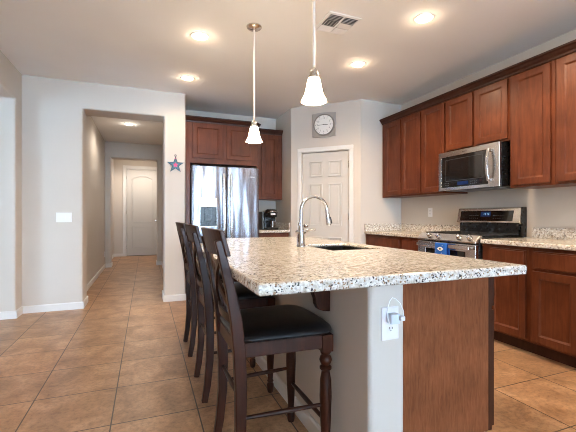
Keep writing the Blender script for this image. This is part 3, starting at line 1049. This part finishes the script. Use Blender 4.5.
for r in range(2):
    for k in range(5):
        MB().box(0.17 + k * 0.026, 0.182 + k * 0.026, -0.004, -0.002, 0.045 + r * 0.03, 0.049 + r * 0.03, MT).build('touch_key', DGREY, bg)
        MB().box(0.47 + k * 0.026, 0.482 + k * 0.026, -0.004, -0.002, 0.045 + r * 0.03, 0.049 + r * 0.03, MT).build('touch_key', DGREY, bg)

# blue towel over the oven handle
t = thing('dish_towel', 'small blue towel with white eye motif hung on the oven handle', 'towel', (2.835, 3.23, 0), RZ)
tx0, tx1 = 0.318, 0.478
m = MB()
HZ = 0.826
path = [(-0.046, 0.72), (-0.046, 0.78), (-0.0475, HZ + 0.012)]
path += [(-0.062 + 0.0145 * math.cos(a), HZ + 0.017 + 0.009 * math.sin(a)) for a in [q * PI / 8 for q in range(1, 8)]]
path += [(-0.0765, HZ + 0.012), (-0.078, 0.78), (-0.080, 0.72), (-0.081, 0.68)]
np_ = len(path) - 1
def tf(u, v):
    i = min(int(u * np_ + 1e-6), np_)
    y, z = path[i]
    return Vector((tx0 + (tx1 - tx0) * v, y - (0.002 * math.sin(v * 9) if i > 9 else 0), z))
m.grid(tf, np_, 10)
m.build('cloth', BLUET, t, smooth=True, solid=0.003)
m = MB()
cx, cz = (tx0 + tx1) / 2 - 0.008, 0.795
eye = [(cx - 0.042 + 0.084 * k / 12, cz + 0.020 * math.sin(PI * k / 12)) for k in range(13)] + [(cx + 0.042 - 0.084 * k / 12, cz - 0.020 * math.sin(PI * k / 12)) for k in range(1, 12)]
m.prism(eye, -0.0815, -0.0775, 'y')
for k in range(12):
    sx, sz = random.uniform(tx0 + 0.008, tx1 - 0.008), random.uniform(0.70, 0.838)
    if abs(sz - cz) > 0.024 or abs(sx - cx) > 0.05:
        MB().box(sx - 0.002, sx + 0.002, -0.0815, -0.0765, sz - 0.002, sz + 0.002).build('printed_dot', WHITET, t)
pr = m.build('printed_motif', WHITET, t)
pr['label'] = 'white eye shape'
MB().lathe([(0.010, 0), (0.010, 0.001)], (0, 0, 0), 14, Matrix.Translation((cx, -0.0818, cz)) @ Matrix.Rotation(PI / 2, 4, 'X')).build('pupil', SLOT, t)

# ------------------------------------------------------------------ counter stools
def make_stool(loc, label):
    t = thing('counter_stool', label, 'stool', loc, 0.0, 'counter stools along the island')
    # local: x towards the island (front), y along the island
    BY, FYH = 0.186, 0.206
    for s in (-1, 1):
        pts = [(-0.005, s * BY, 0.0), (0.012, s * BY, 0.10), (0.026, s * BY, 0.25), (0.028, s * BY, 0.40), (0.022, s * BY, 0.56), (0.008, s * BY, 0.70), (-0.018, s * BY, 0.84), (-0.048, s * BY, 0.96), (-0.066, s * BY, 1.028)]
        MB().sweep(pts, (0, 1, 0), [0.016, 0.017, 0.018, 0.018, 0.018, 0.018, 0.017, 0.016, 0.014],
                   [0.018, 0.020, 0.022, 0.024, 0.026, 0.024, 0.020, 0.017, 0.014]).build('back_leg', ESPR, t, 0.005)
    for s in (-1, 1):
        prof = [(0.017, 0.0), (0.021, 0.015), (0.022, 0.05), (0.016, 0.062), (0.021, 0.072), (0.016, 0.082), (0.018, 0.11), (0.024, 0.22), (0.0275, 0.33), (0.0255, 0.40), (0.0185, 0.437),
                (0.019, 0.441), (0.027, 0.450), (0.027, 0.458), (0.019, 0.467), (0.024, 0.476), (0.0285, 0.490), (0.024, 0.504), (0.018, 0.512), (0.024, 0.522), (0.024, 0.530)]
        m = MB().lathe(prof, (0.408, s * FYH, 0), 20)
        m.box(0.408 - 0.025, 0.408 + 0.025, s * FYH - 0.025, s * FYH + 0.025, 0.530, 0.604)
        m.build('front_leg', ESPR, t, smooth=True)
    # seat rails
    for s in (-1, 1):
        m = MB()
        m.sweep([(0.035, s * (BY + 0.004), 0.574), (0.385, s * (FYH + 0.004), 0.574)], (0, 0, 1), 0.030, 0.011)
        m.build('side_apron', ESPR, t, 0.003)
    MB().box(0.399, 0.421, -FYH + 0.022, FYH - 0.022, 0.544, 0.604).build('front_apron', ESPR, t, 0.003)
    MB().box(0.008, 0.030, -BY + 0.016, BY - 0.016, 0.544, 0.604).build('back_apron', ESPR, t, 0.003)
    # cushion: rounded trapezoid, domed
    m = MB()
    nn = 48
    def outline(k, inset):
        a = 2 * PI * k / nn
        ca, sa = math.cos(a), math.sin(a)
        e = 0.30
        ux = math.copysign(abs(ca) ** e, ca)
        uy = math.copysign(abs(sa) ** e, sa)
        hw = 0.214 + 0.024 * (ux + 1) / 2
        bow = 0.016 * (1 - uy * uy) if ux > 0 else 0.0
        return Vector(((0.226 + (0.219 - inset) * ux) + bow, (hw - inset) * uy, 0))
    rings = []
    for (ins, z) in ((0.012, 0.605), (0.002, 0.609), (-0.003, 0.618), (0.0, 0.628), (0.010, 0.637), (0.035, 0.645), (0.075, 0.650), (0.13, 0.654), (0.18, 0.655)):
        rings.append([m.bm.verts.new(outline(k, ins) + Vector((0, 0, z))) for k in range(nn)])
    for A, B in zip(rings, rings[1:]):
        for k in range(nn):
            m.bm.faces.new([A[k], A[(k + 1) % nn], B[(k + 1) % nn], B[k]])
    m.bm.faces.new(rings[0][::-1])
    m.bm.faces.new(rings[-1])
    m.build('seat_cushion', LEATH, t, smooth=True)
    # stretchers
    for s in (-1, 1):
        MB().tube([(0.036, s * BY, 0.292), (0.20, s * (BY + FYH) / 2, 0.292), (0.398, s * FYH, 0.292)], [0.008, 0.011, 0.008], 12).build('side_stretcher', ESPR, t, smooth=True)
    MB().tube([(0.408, -FYH + 0.018, 0.215), (0.408, 0, 0.215), (0.408, FYH - 0.018, 0.215)], [0.009, 0.012, 0.009], 12).build('front_stretcher', ESPR, t, smooth=True)
    MB().tube([(0.027, -BY + 0.014, 0.37), (0.027, 0, 0.37), (0.027, BY - 0.014, 0.37)], [0.008, 0.011, 0.008], 12).build('back_stretcher', ESPR, t, smooth=True)
    # back: broad curved top rail, lower rail, crossed slats
    def bx(y, z):     # centre line of the bowed back at height z
        zz = [(0.64, 0.014), (0.70, 0.008), (0.84, -0.018), (0.96, -0.048), (1.07, -0.078)]
        for (z0, x0), (z1, x1) in zip(zz, zz[1:]):
            if z <= z1 or z1 == 1.07:
                u = (z - z0) / (z1 - z0)
                xx = x0 + (x1 - x0) * u
                break
        return xx - 0.036 * (1 - (y / 0.205) ** 2)
    m = MB()
    ny = 16
    A = []
    for k in range(ny + 1):
        y = -0.207 + 0.414 * k / ny
        off = 0.022
        zt = 1.068 + 0.006 * (1 - (y / 0.207) ** 2)
        A.append([m.bm.verts.new((bx(y, z) + off + dx, y, z)) for (z, dx) in ((0.962, -0.010), (zt, -0.010), (zt, 0.011), (0.962, 0.011))])
    for P, Q in zip(A, A[1:]):
        for k in range(4):
            m.bm.faces.new([P[k], P[(k + 1) % 4], Q[(k + 1) % 4], Q[k]])
    m.bm.faces.new(A[0][::-1])
    m.bm.faces.new(A[-1])
    m.build('top_rail', ESPR, t, 0.004)
    m = MB()
    A = []
    for k in range(ny + 1):
        y = -0.175 + 0.35 * k / ny
        A.append([m.bm.verts.new((bx(y, z) + 0.018 + dx, y, z)) for (z, dx) in ((0.672, -0.009), (0.712, -0.009), (0.712, 0.009), (0.672, 0.009))])
    for P, Q in zip(A, A[1:]):
        for k in range(4):
            m.bm.faces.new([P[k], P[(k + 1) % 4], Q[(k + 1) % 4], Q[k]])
    m.bm.faces.new(A[0][::-1])
    m.bm.faces.new(A[-1])
    m.build('lower_rail', ESPR, t, 0.003)
    for s in (-1, 1):
        pts = []
        for k in range(13):
            u = k / 12
            y = s * (-0.165 + 0.33 * u) * (0.86 + 0.14 * abs(2 * u - 1))
            z = 0.706 + (0.965 - 0.706) * u
            pts.append((bx(y, z) + 0.020 + (0.004 if s > 0 else -0.004), y, z))
        MB().sweep(pts, (0, 1, -0.9 * s), 0.017, 0.006).build('cross_slat', ESPR, t, 0.002)
    return t


st = make_stool((0.335, 1.645, 0), 'dark wood counter stool nearest the camera, black cushion in full view')
for (y, lab) in ((2.412, 'dark wood counter stool in the middle of the row of three'), (3.18, 'dark wood counter stool farthest away, by the refrigerator end of island')):
    copy_thing(st, (0.335, y, 0), lab, 'counter stools along the island')


# ------------------------------------------------------------------ lamps
def pendant(loc, label, src=None):
    if src:
        return copy_thing(src, loc, label)
    t = thing('pendant_lamp', label, 'lamp', loc, 0, 'pendant lamps over the island')
    MB().lathe([(0.066, 0.0), (0.066, -0.008), (0.058, -0.016), (0.02, -0.026), (0.01, -0.03)][::-1], (0, 0, 0), 28).build('canopy', NICKEL, t, smooth=True)
    MB().tube([(0, 0, -0.025), (0, 0, -0.81)], 0.0075, 12).build('rod', RODM, t, smooth=True)
    MB().lathe([(0.009, -0.805), (0.013, -0.812), (0.021, -0.820), (0.025, -0.832), (0.024, -0.846), (0.031, -0.852), (0.031, -0.866), (0.027, -0.870)][::-1], (0, 0, 0), 24).build('socket_cap', NICKEL, t, smooth=True)
    prof = [(0.0285, -0.858), (0.0325, -0.868), (0.0365, -0.885), (0.041, -0.908), (0.046, -0.932), (0.052, -0.953), (0.060, -0.971), (0.068, -0.985), (0.072, -0.993)]
    inner = [(r - 0.004, z) for r, z in prof]
    MB().lathe(prof + inner[::-1], (0, 0, 0), 32, cap=False).build('shade', SHADE, t, smooth=True)
    MB().lathe([(0.008, -0.868), (0.012, -0.88), (0.022, -0.90), (0.024, -0.92), (0.018, -0.94), (0.005, -0.95)], (0, 0, 0), 16).build('bulb', LENS, t, smooth=True)
    return t


p1 = pendant((0.875, 1.835, H), 'bell glass pendant lamp nearer the camera, canopy above the frame')
pendant((0.87, 3.02, H), 'bell glass pendant lamp farther away, hanging before the refrigerator cabinets', p1)


def downlight(loc, label, power, src=None, col=None, halo=0.05):
    if src:
        return copy_thing(src, loc, label)
    t = thing('recessed_downlight', label, 'ceiling light', loc, 0, 'recessed ceiling downlights')
    MB().lathe([(0.062, -0.002), (0.066, -0.008), (0.080, -0.007), (0.084, -0.0005)], (0, 0, 0), 32, cap=False).build('trim_ring', WHITEP, t, smooth=True)
    MB().lathe([(0.004, -0.0055), (0.064, -0.0045), (0.064, -0.001)], (0, 0, 0), 32).build('lens', LENS, t, smooth=True)
    for kind, frac, dz in (('SPOT', 1.0, -0.03), ('POINT', halo, -0.055)):
        l = bpy.data.lights.new('downlight_glow', kind)
        l.energy = power * frac
        l.color = col or WARM
        l.shadow_soft_size = 0.03
        if kind == 'SPOT':
            l.spot_size = math.radians(160)
            l.spot_blend = 0.6
        lo = bpy.data.objects.new('downlight_glow', l)
        lo.location = (0, 0, dz)
        COL.objects.link(lo)
        lo.parent = t
    return t


dl = downlight((0.458, 3.355, H), 'recessed ceiling downlight left of the far pendant canopy, higher of the left two', P_CAN * 0.75)
downlight((0.46, 4.431, H), 'recessed ceiling downlight before the white pier, lower of the left two', 0, dl)
dr = downlight((2.135, 2.377, H), 'recessed ceiling downlight at the top right of the photo, nearest the microwave', P_CAN * 1.9, None, (1.0, 0.74, 0.48), 0.02)
downlight((2.122, 3.355, H), 'ceiling downlight right of the wall clock, near the pantry', 0, dr)
downlight((2.45, 1.40, H), 'unseen ceiling downlight added to brighten the right aisle', P_CAN * 2.4)  # lamp added out of view, shifted off the row to light the aisle floor
downlight((0.46, 2.377, H), 'unseen ceiling downlight above the stools, added to brighten the left floor', 0, dl)  # unseen lamp carrying on the left row, added to lift the floor there
hl = downlight((-0.277, 7.024, H), 'recessed downlight in the hallway ceiling', P_HALL, None, (1.0, 0.88, 0.74))
downlight((-0.05, 10.2, H), 'recessed downlight before the hall end door, hidden by the header', P_HALL * 2.2, None, (1.0, 0.88, 0.74))

# ------------------------------------------------------------------ ceiling vent
t = thing('ceiling_vent', 'square white four-way ceiling vent with white louvres over a dark shade plate', 'vent', (1.515, 2.72, H))
a = 0.155
m = MB()
ring_prism(m, [(-a, -a), (a, -a), (a, a), (-a, a)], [(-a + .025, -a + .025), (a - .025, -a + .025), (a - .025, a - .025), (-a + .025, a - .025)], -0.010, -0.0005, Matrix.Rotation(-PI / 2, 4, 'X') @ Matrix.Scale(-1, 4, (0, 1, 0)))
m.box(-0.006, 0.006, -a + .025, a - .025, -0.009, -0.001)
m.build('frame', WHITEP, t)
MB().box(-a + .02, a - .02, -a + .02, a - .02, -0.003, -0.0012).build('shade_plate', VENTSH, t)  # flat dark sheet paints the shade seen between the louvres
third = (2 * a - 0.056) / 3
for r in range(3):
    y0 = -a + 0.028 + r * third + 0.004
    y1 = y0 + third - 0.008
    for (x0, x1, q) in ((-a + 0.028, -0.01, -1), (0.01, a - 0.028, 1)):
        m = MB()
        if r != 1:
            n = 4
            for k in range(n):
                yy = y0 + (k + 0.5) * (y1 - y0) / n
                M_ = Matrix.Translation((0, yy, -0.0095)) @ Matrix.Rotation(math.radians(34 if r == 0 else -24), 4, 'X')
                m.box(x0, x1, -0.0085, 0.0085, -0.0008, 0.0008, M_)
        else:
            n = 4 if q < 0 else 6
            for k in range(n):
                xx = x0 + (k + 0.5) * (x1 - x0) / n
                M_ = Matrix.Translation((xx, 0, -0.0095)) @ Matrix.Rotation(math.radians(40 * q), 4, 'Y')
                m.box(-0.0085, 0.0085, y0, y1, -0.0008, 0.0008, M_)
        m.build('louvres', WHITEP, t)
# ------------------------------------------------------------------ wall clock over the pantry door
t = thing('wall_clock', 'square silver wall clock with round white dial above pantry door', 'clock', MP @ Vector((0.517, -0.0005, 2.447)), PANG)
MX = Matrix.Rotation(PI / 2, 4, 'X')
m = MB()
cs = 0.178
sq = [(-cs, -cs + 0.01), (-cs * 0.5, -cs - 0.004), (0, -cs - 0.010), (cs * 0.5, -cs - 0.004), (cs, -cs + 0.01), (cs + 0.004, 0), (cs, cs - 0.01), (cs * 0.5, cs), (0, cs + 0.004), (-cs * 0.5, cs), (-cs, cs - 0.01), (-cs - 0.004, 0)]
m.prism(sq, -0.022, 0.0, 'y')
m.build('case', plain('silver_case', (0.42, 0.40, 0.38), 0.35, 0.6), t, 0.008, seg=3)
MB().lathe([(0.138, 0.020), (0.142, 0.032), (0.156, 0.034), (0.160, 0.020)], (0, 0, 0), 40, MX, cap=False).build('bezel', plain('bezel_dark_chrome', (0.30, 0.29, 0.28), 0.3, 0.6), t, smooth=True)
MB().lathe([(0.141, 0.0215), (0.141, 0.025)], (0, 0, 0), 40, MX).build('dial', CLOCKF, t)
m = MB()
for k in range(12):
    an = k * PI / 6
    M_ = Matrix.Rotation(-an, 4, 'Y')
    m.box(-0.002, 0.002, -0.0262, -0.0248, 0.118, 0.130, M_)
m.build('hour_marks', DGREY, t)
nm = MB()
for k in range(1, 13):
    cu = bpy.data.curves.new('numeral', 'FONT')
    cu.body = str(k)
    cu.size = 0.036
    cu.align_x = 'CENTER'
    cu.align_y = 'CENTER'
    tmp = bpy.data.objects.new('numeral_tmp', cu)
    COL.objects.link(tmp)
    dg = bpy.context.evaluated_depsgraph_get()
    me = bpy.data.meshes.new_from_object(tmp.evaluated_get(dg))
    an = k * PI / 6
    me.transform(Matrix.Translation((0.098 * math.sin(an), -0.0258, 0.098 * math.cos(an))) @ MX)
    nm.bm.from_mesh(me)
    bpy.data.meshes.remove(me)
    bpy.data.objects.remove(tmp)
    bpy.data.curves.remove(cu)
nm.build('numerals', plain('numeral_grey', (0.30, 0.30, 0.30), 0.5), t)
for (an, ln, wd, nme) in ((math.radians(95), 0.06, 0.0035, 'hour_hand'), (math.radians(268), 0.088, 0.0025, 'minute_hand')):
    MB().box(-wd, wd, -0.0285, -0.0272, -0.015, ln, Matrix.Rotation(an, 4, 'Y')).build(nme, SLOT, t)
MB().lathe([(0.006, 0.0262), (0.006, 0.030)], (0, 0, 0), 14, MX).build('hub', SLOT, t)

# ------------------------------------------------------------------ star ornament on the front wall
t = thing('star_ornament', 'navy, teal and pink metal star hanging on the white wall pier', 'wall ornament', (0.366, 5.0195, 1.80))
def star(R, r):
    return [((R if k % 2 == 0 else r) * math.sin(k * PI / 5), (R if k % 2 == 0 else r) * math.cos(k * PI / 5)) for k in range(10)]
m = MB()
ring_prism(m, star(0.114, 0.046), star(0.066, 0.030), -0.014, -0.001)
m.build('outer_star', NAVY, t, 0.002)
m = MB()
ring_prism(m, star(0.072, 0.034), star(0.034, 0.018), -0.017, -0.004)
m.build('middle_star', TEAL, t, 0.002)
MB().prism(star(0.036, 0.019), -0.019, -0.004, 'y').build('centre_star', PINK, t, 0.002)
for k in range(5):
    an = k * 2 * PI / 5
    p = Vector((0.085 * math.sin(an), -0.015, 0.085 * math.cos(an)))
    MB().lathe([(0.007, 0), (0.007, 0.003), (0.003, 0.005)], (0, 0, 0), 10, Matrix.Translation(p) @ MX).build('bead', TEAL if k else PINK, t)
m = MB()
m.tube([(0.013 * math.sin(a), -0.006, 0.124 + 0.013 * math.cos(a)) for a in [2 * PI * k / 16 for k in range(17)]], 0.0025, 6, False)
m.build('hanging_ring', NAVY, t)


# ------------------------------------------------------------------ plates, sockets
def plate(name, label, cat, loc, rz, w_, h_, kind, n=1):
    t = thing(name, label, cat, loc, rz)
    MB().box(-w_ / 2, w_ / 2, -0.006, 0.0, -h_ / 2, h_ / 2).build('cover_plate', WHITEP, t, 0.002)
    for k in range(n):
        x = (k - (n - 1) / 2) * 0.046
        if kind == 'rocker':
            MB().box(x - 0.0165, x + 0.0165, -0.0085, -0.006, -0.033, 0.033).build('rocker', WHITEP, t, 0.001)
        else:
            for s in (-1, 1):
                r_ = MB().box(x - 0.017, x + 0.017, -0.008, -0.006, s * 0.0195 - 0.0145, s * 0.0195 + 0.0145).build('receptacle', WHITEP, t, 0.002)
                MB().box(x - 0.0085, x - 0.0055, -0.0086, -0.0078, s * 0.0195 - 0.002, s * 0.0195 + 0.007).box(x + 0.0055, x + 0.0085, -0.0086, -0.0078, s * 0.0195 - 0.002, s * 0.0195 + 0.006) \
                    .box(x - 0.0025, x + 0.0025, -0.0086, -0.0078, s * 0.0195 - 0.010, s * 0.0195 - 0.006).build('slots', SLOT, r_)
    return t


plate('light_switch', 'white three-gang light switch plate on the pale front wall', 'light switch', (-0.91, 5.0198, 1.108), 0, 0.162, 0.115, 'rocker', 3)
plate('wall_outlet', 'white outlet on the half wall at the end of the island', 'outlet', (0.897, PWY0 - 0.0002, 0.702), 0, 0.080, 0.130, 'outlet')
plate('wall_outlet', 'white outlet above the right worktop, left of the range', 'outlet', (3.4898, 3.765, 1.173), RZ, 0.072, 0.117, 'outlet')
plate('wall_outlet', 'tiny white outlet low on the hallway left wall', 'outlet', (-0.8298, 8.70, 0.30), PI / 2, 0.072, 0.117, 'outlet')

# phone charger with a looped white cable, plugged in the island outlet
t = thing('phone_charger', 'white plug-in charger with looped cable in the island outlet', 'charger', (0.897, PWY0 - 0.0086, 0.728))
MB().box(-0.022, 0.020, -0.034, -0.0005, -0.020, 0.018).build('plug_body', plain('charger_blue_white', (0.62, 0.70, 0.82), 0.3), t, 0.004)
MB().box(0.012, 0.032, -0.048, -0.026, -0.006, 0.012).build('cable_plug', WHITEP, t, 0.003)
m = MB()
m.tube([(0.028, -0.042, 0.010), (0.029, -0.040, 0.030), (0.022, -0.030, 0.058), (0.010, -0.018, 0.074), (0.0, -0.010, 0.078), (-0.010, -0.008, 0.066), (-0.020, -0.008, 0.040), (-0.027, -0.014, 0.010), (-0.027, -0.026, -0.012), (-0.024, -0.030, -0.030), (-0.022, -0.024, -0.045)], 0.0017, 8)
m.build('cable', CABLE, t, smooth=True)
